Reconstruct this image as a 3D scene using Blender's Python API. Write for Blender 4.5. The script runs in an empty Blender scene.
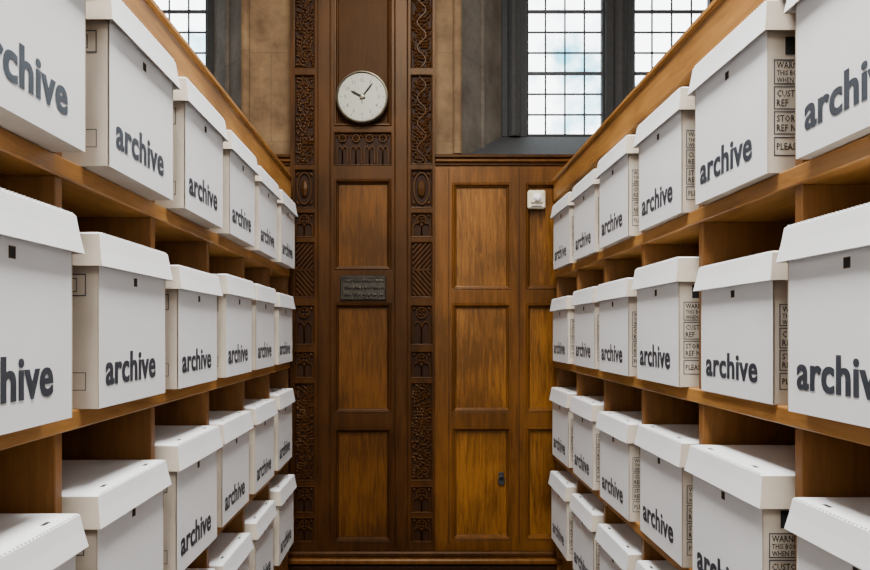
import bpy, math, random
from mathutils import Vector, Matrix
random.seed(7)
scene = bpy.context.scene
EYE = 1.2

# ---------------------------------------------------------------- materials
def new_mat(name):
    m = bpy.data.materials.new(name); m.use_nodes = True
    nt = m.node_tree
    return m, nt, nt.nodes["Principled BSDF"]

def wood(name, dark, light, scale=(14,14,1.2), rough=0.4, bump=0.15, coarse=1.0, lo=.36, hi=.64, spec=.35, tint=(1,1,1)):
    m, nt, b = new_mat(name)
    tc = nt.nodes.new("ShaderNodeTexCoord"); mp = nt.nodes.new("ShaderNodeMapping")
    mp.inputs["Scale"].default_value = scale
    nt.links.new(tc.outputs["Object"], mp.inputs["Vector"])
    n = nt.nodes.new("ShaderNodeTexNoise"); n.inputs["Scale"].default_value = 3.0*coarse
    n.inputs["Detail"].default_value = 10; n.inputs["Roughness"].default_value = 0.7
    n.inputs["Distortion"].default_value = 0.8
    nt.links.new(mp.outputs[0], n.inputs["Vector"])
    n2 = nt.nodes.new("ShaderNodeTexNoise"); n2.inputs["Scale"].default_value = 3.2
    nt.links.new(tc.outputs["Object"], n2.inputs["Vector"])
    mx = nt.nodes.new("ShaderNodeMath"); mx.operation = 'MULTIPLY_ADD'
    mx.inputs[1].default_value = 0.6
    ml = nt.nodes.new("ShaderNodeMath"); ml.operation='MULTIPLY'; ml.inputs[1].default_value = 0.4
    nt.links.new(n2.outputs[0], ml.inputs[0])
    nt.links.new(n.outputs[0], mx.inputs[0]); nt.links.new(ml.outputs[0], mx.inputs[2])
    cr = nt.nodes.new("ShaderNodeValToRGB")
    cr.color_ramp.elements[0].position = lo; cr.color_ramp.elements[0].color = (*dark,1)
    cr.color_ramp.elements[1].position = hi; cr.color_ramp.elements[1].color = (*light,1)
    nt.links.new(mx.outputs[0], cr.inputs[0]); nt.links.new(cr.outputs[0], b.inputs["Base Color"])
    b.inputs["Roughness"].default_value = rough
    b.inputs["Specular IOR Level"].default_value = spec
    b.inputs["Specular Tint"].default_value = (*tint,1)
    bp = nt.nodes.new("ShaderNodeBump"); bp.inputs["Strength"].default_value = bump
    bp.inputs["Distance"].default_value = 0.003
    nt.links.new(n.outputs[0], bp.inputs["Height"]); nt.links.new(bp.outputs[0], b.inputs["Normal"])
    return m

def noisy(name, c1, c2, scale=8, rough=0.8, bump=0.1, metal=0.0, detail=6):
    m, nt, b = new_mat(name)
    tc = nt.nodes.new("ShaderNodeTexCoord")
    n = nt.nodes.new("ShaderNodeTexNoise"); n.inputs["Scale"].default_value = scale
    n.inputs["Detail"].default_value = detail
    nt.links.new(tc.outputs["Object"], n.inputs["Vector"])
    cr = nt.nodes.new("ShaderNodeValToRGB")
    cr.color_ramp.elements[0].position = 0.3; cr.color_ramp.elements[0].color = (*c1,1)
    cr.color_ramp.elements[1].position = 0.7; cr.color_ramp.elements[1].color = (*c2,1)
    nt.links.new(n.outputs[0], cr.inputs[0]); nt.links.new(cr.outputs[0], b.inputs["Base Color"])
    b.inputs["Roughness"].default_value = rough; b.inputs["Metallic"].default_value = metal
    if bump:
        bp = nt.nodes.new("ShaderNodeBump"); bp.inputs["Strength"].default_value = bump
        bp.inputs["Distance"].default_value = 0.004
        nt.links.new(n.outputs[0], bp.inputs["Height"]); nt.links.new(bp.outputs[0], b.inputs["Normal"])
    return m

WT=(1,.74,.50)   # varnish tint
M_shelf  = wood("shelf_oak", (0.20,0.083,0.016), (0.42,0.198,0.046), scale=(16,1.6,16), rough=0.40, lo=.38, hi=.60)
M_shelfv = wood("shelf_oak_upright_shaded", (0.115,0.045,0.009), (0.22,0.092,0.020), scale=(16,16,1.5), rough=0.45)  # shelf oak with the shade of the box gaps in its colour
M_shback = wood("shelf_back_ply_shaded", (0.04,0.016,0.004), (0.07,0.029,0.008), scale=(10,10,1.2), rough=0.6)  # colour darkened to carry the shade inside the shelves
M_oak    = wood("panel_oak_frame", (0.048,0.0170,0.0028), (0.105,0.0385,0.0060), rough=0.36, lo=.42, hi=.58, spec=.22, tint=WT)
M_oakf   = wood("panel_oak_field", (0.062,0.0222,0.0030), (0.175,0.068,0.0095), scale=(24,24,2.0), rough=0.31, bump=0.3, lo=.42, hi=.58, spec=.30, tint=WT)
M_dark   = wood("carved_oak_frame", (0.0165,0.0056,0.0014), (0.043,0.0150,0.0032), rough=0.42, bump=.08, lo=.40, hi=.60, spec=.15, tint=WT)
M_darkf  = wood("carved_oak_field", (0.034,0.0118,0.0020), (0.084,0.0305,0.0050), scale=(24,24,2.0), rough=0.38, bump=0.2, lo=.42, hi=.58, spec=.18, tint=WT)
M_carve  = wood("carved_oak_relief", (0.019,0.0064,0.0015), (0.046,0.0162,0.0034), rough=0.42, spec=.18, tint=WT)
M_recess = wood("carved_oak_recess_shaded", (0.010,0.0034,0.0010), (0.021,0.0074,0.0017), rough=0.6, spec=.1)  # occlusion shade of the recesses put into the oak colour
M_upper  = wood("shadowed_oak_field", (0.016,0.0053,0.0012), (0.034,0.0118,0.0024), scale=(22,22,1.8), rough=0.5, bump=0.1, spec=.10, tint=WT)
M_card   = noisy("white_card", (0.77,0.79,0.825), (0.83,0.85,0.885), scale=5, rough=0.5, bump=0.03)
M_cards  = noisy("raw_card_side", (0.43,0.37,0.30), (0.51,0.45,0.37), scale=14, rough=0.75, bump=0.05)
M_edge   = noisy("card_edge", (0.32,0.25,0.17), (0.42,0.34,0.24), scale=60, rough=0.9)
M_ink    = noisy("slate_ink", (0.026,0.031,0.043), (0.037,0.044,0.060), scale=30, rough=0.42, bump=0)
M_black  = noisy("dark_void", (0.008,0.008,0.008), (0.015,0.014,0.013), scale=10, rough=0.9, bump=0)
M_iron   = noisy("black_iron", (0.007,0.007,0.0075), (0.015,0.015,0.0155), scale=40, rough=0.8, bump=0.1, metal=0.0)
M_lead   = noisy("window_lead", (0.012,0.013,0.015), (0.03,0.031,0.035), scale=40, rough=0.6, bump=0)
M_bronze = noisy("dark_bronze", (0.013,0.011,0.009), (0.045,0.037,0.026), scale=50, rough=0.45, metal=0.7)
M_rim    = noisy("clock_rim_metal", (0.07,0.06,0.045), (0.15,0.13,0.09), scale=20, rough=0.35, metal=0.7, bump=0)
M_dial   = noisy("clock_dial", (0.23,0.235,0.185), (0.29,0.295,0.235), scale=6, rough=0.5, bump=0)
M_plast  = noisy("cream_plastic", (0.62,0.56,0.40), (0.70,0.64,0.48), scale=6, rough=0.4, bump=0)
M_floor  = wood("floor_boards", (0.03,0.013,0.004), (0.07,0.031,0.010), scale=(12,1.2,12), rough=0.5, spec=.2)
M_plast2 = noisy("plaster", (0.22,0.175,0.12), (0.28,0.225,0.16), scale=3, rough=0.9)

def stone(name, c1, c2):
    m, nt, b = new_mat(name)
    tc = nt.nodes.new("ShaderNodeTexCoord")
    sp = nt.nodes.new("ShaderNodeSeparateXYZ"); cb = nt.nodes.new("ShaderNodeCombineXYZ")
    nt.links.new(tc.outputs["Object"], sp.inputs[0])
    ad = nt.nodes.new("ShaderNodeMath"); ad.operation='ADD'
    nt.links.new(sp.outputs[0], ad.inputs[0]); nt.links.new(sp.outputs[1], ad.inputs[1])
    nt.links.new(ad.outputs[0], cb.inputs[0]); nt.links.new(sp.outputs[2], cb.inputs[1])
    br = nt.nodes.new("ShaderNodeTexBrick")
    br.inputs["Scale"].default_value = 1.0
    br.inputs["Brick Width"].default_value = 0.75; br.inputs["Row Height"].default_value = 0.42
    br.inputs["Mortar Size"].default_value = 0.002
    br.inputs["Color1"].default_value = (*c1,1); br.inputs["Color2"].default_value = (*c2,1)
    br.inputs["Mortar"].default_value = (c1[0]*.6,c1[1]*.6,c1[2]*.6,1)
    nt.links.new(cb.outputs[0], br.inputs["Vector"])
    n = nt.nodes.new("ShaderNodeTexNoise"); n.inputs["Scale"].default_value = 6; n.inputs["Detail"].default_value = 12
    n.inputs["Roughness"].default_value = .7
    nt.links.new(tc.outputs["Object"], n.inputs["Vector"])
    cr = nt.nodes.new("ShaderNodeValToRGB")
    cr.color_ramp.elements[0].position=.35; cr.color_ramp.elements[0].color=(.42,.36,.30,1)
    cr.color_ramp.elements[1].position=.65; cr.color_ramp.elements[1].color=(1,1,1,1)
    nt.links.new(n.outputs[0], cr.inputs[0])
    mx = nt.nodes.new("ShaderNodeMix"); mx.data_type='RGBA'; mx.blend_type='MULTIPLY'; mx.inputs[0].default_value=1
    nt.links.new(br.outputs[0], mx.inputs[6]); nt.links.new(cr.outputs[0], mx.inputs[7])
    nt.links.new(mx.outputs[2], b.inputs["Base Color"]); b.inputs["Roughness"].default_value=.9
    bp = nt.nodes.new("ShaderNodeBump"); bp.inputs["Strength"].default_value=.5; bp.inputs["Distance"].default_value=.012
    nt.links.new(n.outputs[0], bp.inputs["Height"]); nt.links.new(bp.outputs[0], b.inputs["Normal"])
    return m
M_stone  = stone("limestone", (0.18,0.112,0.050), (0.145,0.088,0.038))
M_stoned = stone("limestone_dark_grey", (0.105,0.088,0.068), (0.080,0.068,0.053))  # darker, greyer limestone for the window splays and the wall behind

m, nt, b = new_mat("window_glass")
out = nt.nodes["Material Output"]
tr = nt.nodes.new("ShaderNodeBsdfTransparent"); tr.inputs[0].default_value=(.95,.97,.98,1)
gl = nt.nodes.new("ShaderNodeBsdfGlossy"); gl.inputs["Roughness"].default_value=.1
mxs = nt.nodes.new("ShaderNodeMixShader"); mxs.inputs[0].default_value=.05
nt.links.new(tr.outputs[0], mxs.inputs[1]); nt.links.new(gl.outputs[0], mxs.inputs[2]); nt.links.new(mxs.outputs[0], out.inputs[0])
M_glass = m
m, nt, b = new_mat("lamp_diffuser")
b.inputs["Base Color"].default_value=(1,1,1,1); b.inputs["Emission Color"].default_value=(1,.96,.9,1); b.inputs["Emission Strength"].default_value=3
M_lamp = m

# ---------------------------------------------------------------- mesh builder
class MB:
    def __init__(s): s.v=[]; s.f=[]; s.m=[]; s.mats=[]
    def mi(s, mat):
        if mat not in s.mats: s.mats.append(mat)
        return s.mats.index(mat)
    def face(s, pts, mat):
        i=len(s.v); s.v += [tuple(p) for p in pts]; s.f.append(tuple(range(i,i+len(pts)))); s.m.append(s.mi(mat))
    def mesh(s, vs, fs, mat):
        i=len(s.v); s.v += [tuple(p) for p in vs]; k=s.mi(mat)
        for f in fs: s.f.append(tuple(i+a for a in f)); s.m.append(k)
    def box(s, x0,x1,y0,y1,z0,z1, mat, c=0.0):
        if c<=0:
            vs=[(x,y,z) for x in (x0,x1) for y in (y0,y1) for z in (z0,z1)]
            s.mesh(vs, [(0,1,3,2),(4,6,7,5),(0,4,5,1),(2,3,7,6),(0,2,6,4),(1,5,7,3)], mat); return
        vs=[]; idx={}
        for ix,x in enumerate((x0,x1)):
            for iy,y in enumerate((y0,y1)):
                for iz,z in enumerate((z0,z1)):
                    sx,sy,sz=[1 if i==0 else -1 for i in (ix,iy,iz)]
                    idx[(ix,iy,iz,0)]=len(vs); vs.append((x,y+sy*c,z+sz*c))
                    idx[(ix,iy,iz,1)]=len(vs); vs.append((x+sx*c,y,z+sz*c))
                    idx[(ix,iy,iz,2)]=len(vs); vs.append((x+sx*c,y+sy*c,z))
        g=lambda *a: idx[a]
        fs=[]
        for i in (0,1):
            q=[g(i,0,0,0),g(i,0,1,0),g(i,1,1,0),g(i,1,0,0)]; fs.append(q if i==0 else q[::-1])
            q=[g(0,i,0,1),g(1,i,0,1),g(1,i,1,1),g(0,i,1,1)]; fs.append(q if i==0 else q[::-1])
            q=[g(0,0,i,2),g(0,1,i,2),g(1,1,i,2),g(1,0,i,2)]; fs.append(q if i==0 else q[::-1])
        for a in (0,1):
            for b_ in (0,1):
                fs.append([g(a,b_,0,0),g(a,b_,1,0),g(a,b_,1,1),g(a,b_,0,1)])
                fs.append([g(a,0,b_,0),g(a,1,b_,0),g(a,1,b_,2),g(a,0,b_,2)])
                fs.append([g(0,a,b_,1),g(1,a,b_,1),g(1,a,b_,2),g(0,a,b_,2)])
                for c_ in (0,1): fs.append([g(a,b_,c_,0),g(a,b_,c_,1),g(a,b_,c_,2)])
        s.mesh(vs, fs, mat)
    def tube(s, pts, r, mat, n=6, closed=False):
        pts=[Vector(p) for p in pts]; N=len(pts); vs=[]; fs=[]
        for i,p in enumerate(pts):
            a=pts[(i-1)%N] if (closed or i>0) else p; c=pts[(i+1)%N] if (closed or i<N-1) else p
            t=(c-a).normalized(); u=t.cross(Vector((0,1,0)))
            if u.length<1e-4: u=t.cross(Vector((1,0,0)))
            u.normalize(); w=t.cross(u)
            for k in range(n):
                an=2*math.pi*k/n; vs.append(p+u*math.cos(an)*r+w*math.sin(an)*r)
        R=N if closed else N-1
        for i in range(R):
            j=(i+1)%N
            for k in range(n):
                l=(k+1)%n; fs.append((i*n+k,i*n+l,j*n+l,j*n+k))
        if not closed: fs.append(tuple(range(n))); fs.append(tuple((N-1)*n+k for k in range(n)))
        s.mesh(vs,fs,mat)
    def lump(s, c, rx,ry,rz, rot, mat, nu=8, nv=4):
        vs=[]; fs=[]; ca,sa=math.cos(rot),math.sin(rot)
        for j in range(nv+1):
            ph=math.pi*j/nv
            for i in range(nu):
                th=2*math.pi*i/nu
                x=rx*math.sin(ph)*math.cos(th); y=ry*math.sin(ph)*math.sin(th); z=rz*math.cos(ph)
                vs.append((c[0]+x*ca-z*sa, c[1]+y, c[2]+x*sa+z*ca))
        for j in range(nv):
            for i in range(nu):
                k=(i+1)%nu; fs.append((j*nu+i,j*nu+k,(j+1)*nu+k,(j+1)*nu+i))
        s.mesh(vs,fs,mat)
    def lathe_y(s, cx, cz, prof, mat, n=64):
        vs=[]; fs=[]
        for r,y in prof:
            for i in range(n):
                a=2*math.pi*i/n; vs.append((cx+r*math.cos(a), y, cz+r*math.sin(a)))
        for j in range(len(prof)-1):
            for i in range(n):
                k=(i+1)%n; fs.append((j*n+i,j*n+k,(j+1)*n+k,(j+1)*n+i))
        fs.append(tuple(range((len(prof)-1)*n, len(prof)*n)))
        s.mesh(vs,fs,mat)
    def rings(s, x0,x1,z0,z1, prof, mat, fieldmat=None):
        vs=[]; fs=[]
        for d,y in prof:
            vs += [(x0+d,y,z0+d),(x1-d,y,z0+d),(x1-d,y,z1-d),(x0+d,y,z1-d)]
        for j in range(len(prof)-1):
            for i in range(4):
                k=(i+1)%4; fs.append((j*4+i,j*4+k,(j+1)*4+k,(j+1)*4+i))
        s.mesh(vs,fs,mat)
        if fieldmat: s.face(vs[-4:], fieldmat)
    def obj(s, name, smooth=False, link=True):
        me=bpy.data.meshes.new(name); me.from_pydata(s.v,[],s.f)
        for mt in s.mats: me.materials.append(mt)
        me.polygons.foreach_set("material_index", s.m)
        if smooth: me.polygons.foreach_set("use_smooth",[True]*len(s.f))
        import bmesh
        bm=bmesh.new(); bm.from_mesh(me)
        bmesh.ops.recalc_face_normals(bm, faces=bm.faces); bm.to_mesh(me); bm.free()
        me.update()
        if not link: return me
        o=bpy.data.objects.new(name,me); scene.collection.objects.link(o); return o

def text_geo(body, bold=0.0, res=3):
    cu=bpy.data.curves.new("txt",'FONT'); cu.body=body; cu.size=1; cu.offset=bold; cu.resolution_u=res
    cu.fill_mode='FRONT'; cu.space_character=1.0+bold*1.8
    o=bpy.data.objects.new("txt",cu); scene.collection.objects.link(o)
    bpy.context.view_layer.update()
    dg=bpy.context.evaluated_depsgraph_get(); ev=o.evaluated_get(dg); me=ev.to_mesh()
    vs=[(v.co.x,v.co.y) for v in me.vertices]; fs=[tuple(p.vertices) for p in me.polygons]
    ev.to_mesh_clear(); bpy.data.objects.remove(o); bpy.data.curves.remove(cu)
    x0=min(v[0] for v in vs); x1=max(v[0] for v in vs); y0=min(v[1] for v in vs); y1=max(v[1] for v in vs)
    return [((a-x0)/(x1-x0),(b_-y0)/(y1-y0)) for a,b_ in vs], fs, (x1-x0)/(y1-y0)

# ---------------------------------------------------------------- archive box mesh
BW,BD,BH = 0.274,0.39,0.29
T_arch=text_geo("archive",0.023,4)
side_txt={t:text_geo(t,0.018,1) for t in ("WARNING","THIS BOX IS FRAGILE","WHEN FULL DO NOT DROP","CUSTOMER","REF","STORAGE","REF No.","PLEASE RETURN LID")}
def make_box_mesh():
    b=MB(); w=BW/2; h=BH-0.006
    b.face([(-w,0,0),(w,0,0),(w,0,h-.004),(-w,0,h-.004)],M_card)
    b.face([(-w,BD,0),(w,BD,0),(w,BD,h-.004),(-w,BD,h-.004)],M_card)
    for sx in (-w,w): b.face([(sx,0,0),(sx,BD,0),(sx,BD,h-.004),(sx,0,h-.004)],M_cards)
    b.face([(-w,0,0),(w,0,0),(w,BD,0),(-w,BD,0)],M_cards)
    for sx in (-1,1):
        b.box(sx*w-(.0012 if sx>0 else 0.0), sx*w+(.0012 if sx<0 else 0.0), -.0006, .002, 0.001, h-.01, M_edge)
    def ring(e,z): return [(-w-e,-e,z),(w+e,-e,z),(w+e,BD+e,z),(-w-e,BD+e,z)]
    R=[ring(-.02,BH+.0012),ring(.001,BH),ring(.004,BH-.003),ring(.0075,BH-.028),ring(.0125,BH-.056),ring(.0095,BH-.056),ring(.002,BH-.01)]
    vs=[p for r in R for p in r]
    for j in range(len(R)-1):
        for i in range(4):
            k=(i+1)%4
            mat=M_edge if j==4 else (M_cards if (i in (1,3) and j in (3,2)) else M_card)
            b.face([vs[j*4+i],vs[j*4+k],vs[(j+1)*4+k],vs[(j+1)*4+i]],mat)
    b.face(R[0],M_card)
    n=34
    for i in range(n):
        x=-w+.006+(BW-.012)*i/(n-1)
        b.box(x-.0016,x+.0016,-.0036,-.001,BH-.0022,BH+.0005,M_card)
    for x in (-w*.62,w*.62):
        b.box(x-.008,x+.008,.012,.018,BH+.0002,BH+.0015,M_black)
    b.rings(-.009,.006,.210,.226,[(0,-.0006),(.0008,-.0006)],M_edge,M_black)
    v,f,_=T_arch; x0=-w+.024; L=.200; H=.056
    for dx,dy in ((-.0011,-.0007),(.0011,-.0008)):
        b.mesh([(x0+a*L+dx,dy,.036+c*H) for a,c in v],f,M_ink)
    def q(y0,y1,z0,z1,mat,X): b.face([(X,y0,z0),(X,y1,z0),(X,y1,z1),(X,y0,z1)],mat)
    X=w+.0007
    q(.030,.12,.198,.228,M_black,X)
    def frame(y0,y1,z0,z1,t,X):
        q(y0,y1,z1-t,z1,M_ink,X); q(y0,y1,z0,z0+t,M_ink,X); q(y0,y0+t,z0,z1,M_ink,X); q(y1-t,y1,z0,z1,M_ink,X)
    def put(t,y,z,hh,X,wmax=None):
        v,f,r=side_txt[t]; L=hh*r*0.8
        b.mesh([(X,y+a*L,z+c*hh) for a,c in v],f,M_black)
    frame(.010,.30,.148,.190,.002,X)
    put("WARNING",.015,.175,.011,X); put("THIS BOX IS FRAGILE",.015,.163,.009,X); put("WHEN FULL DO NOT DROP",.015,.151,.009,X)
    frame(.010,.30,.106,.145,.002,X); put("CUSTOMER",.015,.127,.012,X); put("REF",.015,.111,.012,X)
    frame(.010,.30,.064,.103,.002,X); put("STORAGE",.015,.085,.012,X); put("REF No.",.015,.069,.012,X)
    frame(.010,.30,.028,.060,.002,X); put("PLEASE RETURN LID",.015,.038,.012,X)
    X=-w-.0007
    frame(.02,.15,.185,.222,.002,X); frame(.035,.135,.192,.215,.0016,X)
    frame(.02,.15,.03,.06,.0014,X)
    return b.obj("archive_box_mesh",link=False)
box_me=make_box_mesh()

# ---------------------------------------------------------------- shelving
SH=[EYE-.918, EYE-.545, EYE-.128, EYE+.277]
TOPB=(EYE+.592, EYE+.690)
TH=.032
DEP=.45
def shelving(name, sx, X, ys):
    b=MB()
    y0,y1=ys[0]-.012,ys[-1]+.012
    def bx(d0,d1,*a,**k):
        xa,xb=X+sx*d0,X+sx*d1
        b.box(min(xa,xb),max(xa,xb),*a,**k)
    for z in SH: bx(0,DEP,y0,y1,z-TH,z,M_shelf,c=.0025)
    bx(.001,DEP,y0,y1,TOPB[0]+.02,TOPB[0]+.045,M_shelf)
    bx(-.006,.022,y0-.004,y1,TOPB[0],TOPB[1],M_shelf,c=.003)
    bx(-.014,.03,y0-.006,y1,TOPB[1]-.014,TOPB[1]+.005,M_shelf,c=.005)
    bx(.02,DEP,y0,y1,TOPB[1]-.012,TOPB[1]+.002,M_shelf)
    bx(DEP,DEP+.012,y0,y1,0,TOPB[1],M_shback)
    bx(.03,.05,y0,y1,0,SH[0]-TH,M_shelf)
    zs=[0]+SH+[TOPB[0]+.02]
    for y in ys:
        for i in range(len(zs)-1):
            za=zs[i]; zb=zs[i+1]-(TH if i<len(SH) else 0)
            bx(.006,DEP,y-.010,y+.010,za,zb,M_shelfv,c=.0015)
    return b.obj(name)
P=.3535
yl=[.98+P*(k-3) for k in range(0,9)]
yr=[1.035+P*(k-3) for k in range(0,9)]
XL,XR=-.557,.634
shelving("wooden_shelving_unit",-1,XL,yl)
shelving("wooden_shelving_unit",1,XR,yr)

def place(side, bay, row, prot, hs, dy=0, rot=0):
    ys = yl if side<0 else yr
    yc=(ys[bay]+ys[bay+1])/2+dy
    o=bpy.data.objects.new("archive_box",box_me); scene.collection.objects.link(o)
    X=(XL+prot) if side<0 else (XR-prot)
    o.rotation_euler=(0,0,math.radians((90 if side<0 else -90)+rot))
    o.scale=(1,1,hs)
    o.location=(X,yc,SH[row]+.0005)
# bay 2 is the first one partly in view
L={3:[(.048,1.03,.016),(.046,1.02,.016),(.042,1.01,.015),(.036,1.0,.015),(.030,.98,.014),(.028,.98,.014)],
   2:[(.045,1.05,-.014),(.032,1.01,.008),(.028,.955,.010),(.028,1.0,.006),(.022,1.0,.004),(.02,.97,.004)],
   1:[(.050,.94,-.014),(.034,.96,-.002),(.030,1.02,.000),(.02,1.0,.002),(.02,1.0,.002),(.02,1.03,0)],
   0:[(.02,1,0),(.02,1,0),(.02,1,0),(.02,.93,0),(.02,.96,0),(.025,1.02,0)]}
R={3:[(.022,1.03,.002),(.020,1.04,.006),(.016,1.0,.008),(.02,1.0,.004),(.015,.98,0),(.015,.98,0)],
   2:[(.030,1.03,.006),(.006,.93,.012),(.022,1.04,.008),(.02,.98,.004),(.015,.98,0),(.02,.94,0)],
   1:[(.02,.96,.002),(.03,1.03,.002),(.015,1.0,.006),(.02,.97,0),(.02,1.02,0),(.02,1.03,0)],
   0:[(.02,1,0),(.02,1,0),(.02,1,0),(.02,.97,0),(.02,1.0,0),(.025,1.03,0)]}
for side,T in ((-1,L),(1,R)):
    for row in (0,1,2,3):
        for bay in range(0,8):
            if bay<2: pr,hs,dy=.02,1.0,0
            else: pr,hs,dy=T[row][bay-2]
            place(side,bay,row,pr,hs,dy+random.uniform(-.001,.001),random.uniform(-.6,.6) if abs(dy)<.012 else 0)

# ---------------------------------------------------------------- back wall
S=217.5
px=lambda p:(p-415)/S
pz=lambda p:EYE+(332-p)/S
YS=2.93
def panelling(name,x0,x1,z0,z1,yf,yb,cols,mf,mfield,prof=None,extra=None):
    b=MB()
    prof=prof or [(0,yf),(.003,yf+.001),(.006,yf-.004),(.011,yf-.003),(.015,yf+.007),(.020,yf+.009),(.023,yf+.016)]
    cur=x0
    for xa,xb,rows in sorted(cols,key=lambda c:c[0]):
        b.face([(cur,yf,z0),(xa,yf,z0),(xa,yf,z1),(cur,yf,z1)],mf)
        cz=z0
        for za,zb,fm,pf in sorted(rows,key=lambda r:r[0]):
            b.face([(xa,yf,cz),(xb,yf,cz),(xb,yf,za),(xa,yf,za)],mf)
            p=pf or prof
            b.rings(xa,xb,za,zb,p,mf,fm)
            cz=zb
        b.face([(xa,yf,cz),(xb,yf,cz),(xb,yf,z1),(xa,yf,z1)],mf)
        cur=xb
    b.face([(cur,yf,z0),(x1,yf,z0),(x1,yf,z1),(cur,yf,z1)],mf)
    for xx in (x0,x1): b.face([(xx,yf,z0),(xx,yb,z0),(xx,yb,z1),(xx,yf,z1)],mf)
    b.face([(x0,yf,z1),(x1,yf,z1),(x1,yb,z1),(x0,yb,z1)],mf)
    b.face([(x0,yb,z0),(x1,yb,z0),(x1,yb,z1),(x0,yb,z1)],mf)
    if extra: extra(b)
    return b.obj(name)

YF=2.86
rows=[(pz(290),pz(182),M_oakf,None),(pz(413),pz(303),M_oakf,None),(pz(541),pz(427),M_oakf,None)]
def cornice(x0,x1,yf):
    def e(b):
        zt=pz(156)
        b.box(x0,x1,yf-.030,YS-.001,zt-.012,zt+.004,M_dark,c=.003)
        b.box(x0,x1,yf-.020,yf+.01,zt-.030,zt-.012,M_oak,c=.005)
        b.box(x0,x1,yf-.008,yf+.01,zt-.042,zt-.030,M_dark,c=.002)
    return e
c0=[(px(452),px(512)),(px(526),px(586)),(px(602),px(662)),(px(676),px(736)),(px(752),px(812)),(px(826),px(886))]
rc=[(a,b_,rows) for a,b_ in c0]
xR0,xR1=px(435),2.6
def right_extra(b):
    cornice(xR0,xR1,YF)(b)
    for p in (449.0,519.5):
        b.box(px(p)-.0015,px(p)+.0015,YF-.0006,YF+.002,pz(545),pz(168),M_recess)
panelling("trim_1",xR0,xR1,.0,pz(160),YF,YS-.001,rc,M_oak,M_oakf,extra=right_extra)
xL0,xL1=-2.6,px(291)
lc=[(px(291)-(b_-px(435)),px(291)-(a-px(435)),rows) for a,b_ in c0]
panelling("trim_2",xL0,xL1,.0,pz(160),YF,YS-.001,lc,M_oak,M_oakf,extra=cornice(xL0,xL1,YF))

YC=2.83
deep=[(0,YC),(.002,YC-.003),(.005,YC-.002),(.007,YC+.010)]
def arc(cx,cz,r,a0,a1,n=10,ry=None):
    return [(cx+r*math.cos(math.radians(a0+(a1-a0)*i/n)), YC+.004, cz+(ry or r)*math.sin(math.radians(a0+(a1-a0)*i/n))) for i in range(n+1)]
def vine(b,x0,x1,z0,z1,sd):
    rnd=random.Random(sd); cx=(x0+x1)/2; a=(x1-x0)*.22; L=z1-z0; n=int(L/.008); k=2*math.pi/.115
    b.tube([(cx+a*math.sin(k*(z0+L*i/n)),YC+.006,z0+L*i/n) for i in range(n+1)],.0032,M_carve)
    z=z0+.008
    while z<z1-.008:
        xx=cx+a*math.sin(k*z)
        for s2 in (-1,1):
            for off in (.012,.022,.033,.044):
                lx=xx+s2*(off+rnd.uniform(-.003,.003))
                if x0+.004<lx<x1-.004 and rnd.random()<.85:
                    b.lump((lx,YC+.0065,z+rnd.uniform(-.004,.004)),.0052,.0065,.0095,s2*rnd.uniform(-1.4,-.2),M_carve,7,4)
        z+=.0135
def diag(b,x0,x1,z0,z1):
    zc=(z0+z1)/2
    for s_,za,zb in ((1,zc,z1),(-1,z0,zc)):
        n=5; h=(zb-za)
        for i in range(-n,n+1):
            t0=i/n*h*1.0; p0=Vector((x0+.006,YC+.006,za+t0)); p1=Vector((x1-.006,YC+.006,za+t0+(x1-x0)*1.0))
            def cl(p,q):
                d=q-p; ts=0.;te=1.
                for bound,sg in ((za+.004,1),(zb-.004,-1)):
                    fp=(p.z-bound)*sg; fq=(q.z-bound)*sg
                    if fp<0 and fq<0: return None
                    if fp<0: ts=max(ts,fp/(fp-fq))
                    if fq<0: te=min(te,fp/(fp-fq))
                return (p+d*ts,p+d*te) if te-ts>.05 else None
            r=cl(p0,p1)
            if r:
                if s_<0: r=[Vector((x0+x1-v.x,v.y,v.z)) for v in r]
                b.tube(r,.0055,M_carve,n=6)
    b.box(x0+.005,x1-.005,YC,YC+.010,zc-.004,zc+.004,M_dark)
def tracery(b,x0,x1,z0,z1):
    w=x1-x0; cx=(x0+x1)/2; h=z1-z0; r=.0036
    b.tube([(cx,YC+.004,z0+.004),(cx,YC+.004,z0+h*.5)],r,M_carve)
    for s_ in (0,1):
        xa=x0+.007+s_*(w/2-.007); xb=xa+w/2-.007; ww=xb-xa
        b.tube([(xa,YC+.004,z0+.004),(xa,YC+.004,z0+h*.38)]+[(xa+ww*(1-math.cos(t))/2*1.0,YC+.004,z0+h*.38+h*.2*math.sin(t)) for t in [math.pi*i/8 for i in range(1,8)]]+[(xb,YC+.004,z0+h*.38),(xb,YC+.004,z0+.004)],r,M_carve)
    rr=min(w*.26,h*.2)
    b.tube(arc(cx,z1-rr-.008,rr,0,342,18),r,M_carve,closed=True)
    for i in range(4):
        an=i*math.pi/2+math.pi/4; b.lump((cx+rr*.5*math.cos(an),YC+.006,z1-rr-.008+rr*.5*math.sin(an)),rr*.28,.006,rr*.28,0,M_carve)
    for s_ in (-1,1): b.lump((cx+s_*w*.36,YC+.006,z1-.012),.006,.006,.008,s_*.6,M_carve)
def oval(b,x0,x1,z0,z1):
    cx=(x0+x1)/2; cz=(z0+z1)/2; w=(x1-x0)/2-.012; h=(z1-z0)/2-.012
    b.tube(arc(cx,cz,w,0,345,24,ry=h),.0045,M_carve,closed=True)
    b.lump((cx,YC+.006,cz),w*.6,.012,h*.6,0,M_carve)
    for sx_ in (-1,1):
        for sz in (-1,1): b.lump((cx+sx_*w*.95,YC+.007,cz+sz*h*.9),.007,.006,.011,sx_*sz*.8,M_carve)
strips=[(294.5,315.5),(410.5,432.5)]
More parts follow.
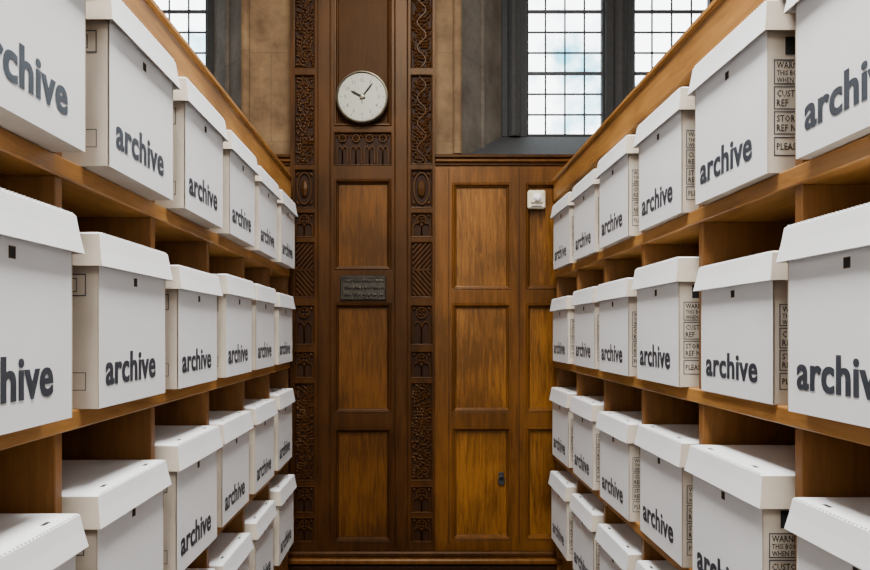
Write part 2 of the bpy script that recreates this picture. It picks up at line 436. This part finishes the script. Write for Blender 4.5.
segs=[(-60,70,'v'),(76,166,'v'),(170,209,'o'),(213,238,'t'),(242,298,'d'),(305,345,'t'),(351,378,'t'),(382,480,'v'),(485,512,'t'),(516,541,'t')]
ccols=[]
for a,c in strips:
    ccols.append((px(a),px(c),[(pz(s1),pz(s0),M_recess,deep) for s0,s1,_ in segs]))
cprof=[(0,YC),(.003,YC+.001),(.006,YC-.005),(.011,YC-.004),(.015,YC+.006),(.020,YC+.008),(.023,YC+.015)]
ccols.append((px(334),px(392),[(pz(541),pz(427),M_darkf,cprof),(pz(413),pz(303),M_darkf,cprof),(pz(271),pz(180),M_darkf,cprof),
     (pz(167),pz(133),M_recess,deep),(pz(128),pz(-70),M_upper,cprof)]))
def cextra(b):
    for si,(a,c) in enumerate(strips):
        for gi,(s0,s1,k) in enumerate(segs):
            f={'v':None,'o':oval,'t':tracery,'d':diag}[k]
            if k=='v': vine(b,px(a)+.006,px(c)-.006,pz(s1)+.008,pz(s0)-.008,si*10+gi)
            else: f(b,px(a)+.004,px(c)-.004,pz(s1)+.005,pz(s0)-.005)
    for i in range(4):
        w=(px(392)-px(334)-.02)/4; xa=px(334)+.01+i*w
        tracery(b,xa,xa+w,pz(167)+.006,pz(133)-.006)
    for p in (318.5,331,395,407.5):
        b.tube([(px(p),YC-.0005,pz(545)),(px(p),YC-.0005,pz(-75))],.0035,M_dark,n=8)
    b.box(px(291)-.012,px(435)+.012,YC-.03,YS-.001,pz(-80),pz(-88),M_dark,c=.004)
panelling("trim_3",px(291),px(435),0,pz(-80),YC,YS-.001,ccols,M_dark,M_darkf,extra=cextra)

# baseboard with projecting dark plinth
b=MB()
def bb(x0,x1,yf):
    b.box(x0,x1,yf-.036,yf-.0005,0,pz(562),M_recess,c=.003)
    b.box(x0,x1,yf-.045,yf-.0005,pz(560),pz(554.5),M_oak,c=.006)
    b.box(x0,x1,yf-.022,yf-.0005,pz(554.5),pz(549),M_dark,c=.006)
    b.box(x0,x1,yf-.048,yf-.030,0,pz(574),M_dark,c=.003)
bb(-2.6,2.6,YC)
b.obj("baseboard_back")

# stone wall with splayed window openings
b=MB()
YB=3.23; YO=3.45; ZT=4.2
zs_f,zs_b=pz(154),EYE+(332-137)*YB/620
def wface(x0,x1,z0,z1): b.face([(x0,YS,z0),(x1,YS,z0),(x1,YS,z1),(x0,YS,z1)],M_stone)
OR=(.21,1.95); OL=(-2.35,-.80); ZO=3.55
wface(-2.6,2.6,0,zs_f); wface(-2.6,2.6,ZO,ZT)
wface(-2.6,OL[0],zs_f,ZO); wface(OL[1],OR[0],zs_f,ZO); wface(OR[1],2.6,zs_f,ZO)
def opening(o,inner):
    (xa,xb),(ia,ib)=o,inner
    b.face([(xa,YS,zs_f),(ia,YB,zs_b),(ia,YB,ZO-.1),(xa,YS,ZO)],M_stoned)
    b.face([(xb,YS,zs_f),(ib,YB,zs_b),(ib,YB,ZO-.1),(xb,YS,ZO)],M_stoned)
    b.face([(xa,YS,zs_f),(xb,YS,zs_f),(ib,YB,zs_b),(ia,YB,zs_b)],M_iron)
    b.face([(xa,YS,ZO),(xb,YS,ZO),(ib,YB,ZO-.1),(ia,YB,ZO-.1)],M_stoned)
IR=(.45,1.72); IL=(-2.12,-1.05)
opening(OR,IR); opening(OL,IL)
def back(x0,x1,z0,z1): b.box(x0,x1,YB,YO,z0,z1,M_stoned)
back(-2.6,IL[0],zs_b,ZO-.1); back(IL[1],IR[0],zs_b,ZO-.1); back(IR[1],2.6,zs_b,ZO-.1)
back(-2.6,2.6,0,zs_b); back(-2.6,2.6,ZO-.1,ZT)
for xx,yy in ((.20,YS-.005),(.33,YB-.13),(-.80,YS-.005),(-.93,YB-.13)):
    b.tube([(xx,yy,zs_f+.02),(xx,yy,ZO)],.022,M_stoned if abs(xx)in(.33,.93) else M_stone,n=12)
b.obj("wall_back")

def window(name,x0,x1,lights):
    b=MB(); z0=zs_b; z1=ZO-.1; ya,yb=YB+.005,YB+.07
    cur=x0
    for xa,xb in lights:
        b.box(cur,xa,ya,yb,z0,z1,M_iron,c=.006)
        b.tube([((cur+xa)/2,ya,z0),((cur+xa)/2,ya,z1)],min(.035,(xa-cur)*.35),M_iron,n=12)
        b.box(xa,xb,ya+.01,yb,z0,z0+.022,M_iron,c=.004); b.box(xa,xb,ya+.01,yb,z1-.03,z1,M_iron,c=.004)
        for p in (xa,xb-.012): b.box(p,p+.012,ya+.02,yb-.01,z0,z1,M_iron,c=.002)
        nx=4; yy=(ya+yb)/2
        for i in range(1,nx):
            xx=xa+(xb-xa)*i/nx; b.box(xx-.0045,xx+.0045,yy-.005,yy+.005,z0,z1,M_lead,c=.002)
        nz=11
        for i in range(1,nz):
            zz=z0+.02+(z1-z0-.04)*i/nz
            t=.0045 if i%3 else .009
            b.box(xa,xb,yy-.006,yy+.006,zz-t,zz+t,M_lead,c=.002)
        b.face([(xa,yy,z0),(xb,yy,z0),(xb,yy,z1),(xa,yy,z1)],M_glass)
        cur=xb
    b.box(cur,x1,ya,yb,z0,z1,M_iron,c=.006)
    return b.obj(name)
window("window_1",IR[0],IR[1],[(.585,.995),(1.145,1.56)])
window("window_2",IL[0],IL[1],[(-2.02,-1.61),(-1.50,-1.09)])

# ---------------------------------------------------------------- wall fittings
b=MB(); cx,cz=px(363),pz(101); r=.118; y0=YC-.0055
b.lathe_y(cx,cz,[(r,y0),(r+.001,y0-.022),(r-.003,y0-.030),(r-.007,y0-.031),(r-.011,y0-.024)],M_rim)
yd=y0-.0245
b.lathe_y(cx,cz,[(r-.010,yd+.001),(r-.0105,yd)],M_dial)
for i in range(60):
    a=math.radians(i*6); l=.010 if i%5==0 else .004; w=.0016 if i%5==0 else .0006
    d=Vector((math.sin(a),0,math.cos(a))); n=Vector((math.cos(a),0,-math.sin(a))); o=Vector((cx,yd-.0006,cz))
    r1=r-.017; b.face([o+d*r1+n*w,o+d*r1-n*w,o+d*(r1-l)-n*w,o+d*(r1-l)+n*w],M_ink)
for i in range(1,13):
    v,f,ra=text_geo(str(i),.01,1); a=math.radians(i*30); hh=.017; L_=hh*ra*.9 if i not in (1,) else .005
    ox=cx+math.sin(a)*(r-.042)-L_/2; oz=cz+math.cos(a)*(r-.042)-hh/2
    b.mesh([(ox+p*L_,yd-.0006,oz+q*hh) for p,q in v],f,M_ink)
def hand(ang,l,w,y,tail=.016):
    a=math.radians(ang); d=Vector((math.sin(a),0,math.cos(a))); n=Vector((math.cos(a),0,-math.sin(a))); o=Vector((cx,y,cz))
    b.face([o-d*tail+n*w*.7,o-d*tail-n*w*.7,o+d*l*.75-n*w,o+d*l,o+d*l*.75+n*w],M_black)
hand(298,.058,.0055,yd-.003); hand(38,.082,.0035,yd-.005); hand(180,.04,.0015,yd-.006)
b.lathe_y(cx,cz,[(.009,yd),(.009,yd-.008),(.003,yd-.009)],M_rim,n=20)
b.obj("wall_clock")
b=MB(); xa,xb,za,zb=px(341),px(386.5),pz(300.5),pz(276); y=YC-.0005
b.box(xa,xb,y-.008,y,za,zb,M_bronze,c=.002)
b.rings(xa+.002,xb-.002,za+.002,zb-.002,[(0,y-.008),(.002,y-.013),(.006,y-.013),(.008,y-.009)],M_bronze,M_bronze)
rnd=random.Random(3)
for r_ in range(3):
    x=xa+.016
    while x<xb-.016:
        w=rnd.uniform(.006,.012); b.lump((x+w/2,y-.0095,za+.024+r_*.032),w*.55,.006,rnd.uniform(.008,.013),rnd.uniform(-.8,.8),M_bronze,6,4); x+=w+.003
for i in range(16):
    t=xa+.012+(xb-xa-.024)*i/15
    for zz in (za+.012,zb-.012): b.lump((t,y-.010,zz),.004,.003,.004,0,M_bronze,6,4)
b.obj("bronze_plaque")
b=MB(); cx,cz=px(536),pz(200); y=YF-.0045
b.box(cx-.040,cx+.040,y-.024,y+.004,cz-.042,cz+.042,M_plast,c=.006)
b.box(cx-.030,cx+.030,y-.034,y-.022,cz-.020,cz+.032,M_plast,c=.006)
b.lathe_y(cx,cz+.006,[(.020,y-.033),(.018,y-.042),(.011,y-.048),(.004,y-.050)],M_card,n=24)
b.box(cx-.024,cx+.024,y-.026,y-.022,cz-.035,cz-.030,M_ink)
b.obj("motion_sensor")
b=MB(); cx,cz=px(502),pz(480); y=YF+.0165
b.box(cx-.012,cx+.012,y-.004,y,cz-.030,cz+.030,M_iron,c=.0015)
b.lathe_y(cx,cz+.012,[(.007,y-.003),(.008,y-.012),(.004,y-.016)],M_iron,n=16)
b.tube([(cx+.014*math.cos(t),y-.010,cz-.006+.018*math.sin(t)) for t in [2*math.pi*i/20 for i in range(20)]],.0028,M_iron,closed=True)
b.obj("iron_ring_handle")

# ---------------------------------------------------------------- room shell
def slab(name,x0,x1,y0,y1,z0,z1,mat):
    b=MB(); b.box(x0,x1,y0,y1,z0,z1,mat); return b.obj(name)
slab("floor",-2.7,2.7,-4.0,3.45,-.1,0,M_floor)
slab("wall_left",-2.7,-2.6,-4.0,3.45,0,4.2,M_plast2)
slab("wall_right",2.6,2.7,-4.0,3.45,0,4.2,M_plast2)
slab("wall_front",-2.7,2.7,-4.1,-4.0,0,4.2,M_plast2)
slab("ceiling",-2.7,2.7,-4.0,3.45,4.2,4.3,M_plast2)

def area(name,loc,rot,sx,sy,e,col):
    l=bpy.data.lights.new(name,'AREA'); l.shape='RECTANGLE'; l.size=sx; l.size_y=sy; l.energy=e; l.color=col
    o=bpy.data.objects.new(name,l); scene.collection.objects.link(o); o.location=loc; o.rotation_euler=rot; return o
for y,e in ((-1.4,125),(0.75,195)):
    b=MB(); b.box(-.35,.35,y-.75,y+.75,3.60,3.66,M_lamp,c=.01)
    for s_ in (-.6,.6): b.tube([(0,y+s_,3.66),(0,y+s_,4.2)],.008,M_iron)
    o=b.obj("pendant_light")
    a=area("lamp_glow",(0,y,3.58),(0,0,0),.7,1.5,e,(1,.965,.91))
    a.parent=o
area("fill_front",(0,-3.6,2.2),(math.radians(82),0,0),3.4,2.4,90,(1,.98,.95))  # added soft fill behind the camera; the front wall has no window

# world
w=bpy.data.worlds.new("sky"); scene.world=w; w.use_nodes=True; nt=w.node_tree
bg=nt.nodes["Background"]; tc=nt.nodes.new("ShaderNodeTexCoord")
n=nt.nodes.new("ShaderNodeTexNoise"); n.inputs["Scale"].default_value=9; n.inputs["Detail"].default_value=5
nt.links.new(tc.outputs["Generated"],n.inputs["Vector"])
cr=nt.nodes.new("ShaderNodeValToRGB")
cr.color_ramp.elements[0].position=.40; cr.color_ramp.elements[0].color=(.10,.36,.46,1)
cr.color_ramp.elements[1].position=.52; cr.color_ramp.elements[1].color=(.97,.98,1,1)
nt.links.new(n.outputs[0],cr.inputs[0]); nt.links.new(cr.outputs[0],bg.inputs[0]); bg.inputs[1].default_value=9.0

# camera
cam=bpy.data.cameras.new("camera"); co=bpy.data.objects.new("camera",cam); scene.collection.objects.link(co)
co.location=(0,0,EYE); co.rotation_euler=(math.radians(90),0,0)
cam.sensor_width=36; cam.lens=620/870*36; cam.shift_x=20/870; cam.shift_y=47/870; cam.clip_start=.02
scene.camera=co
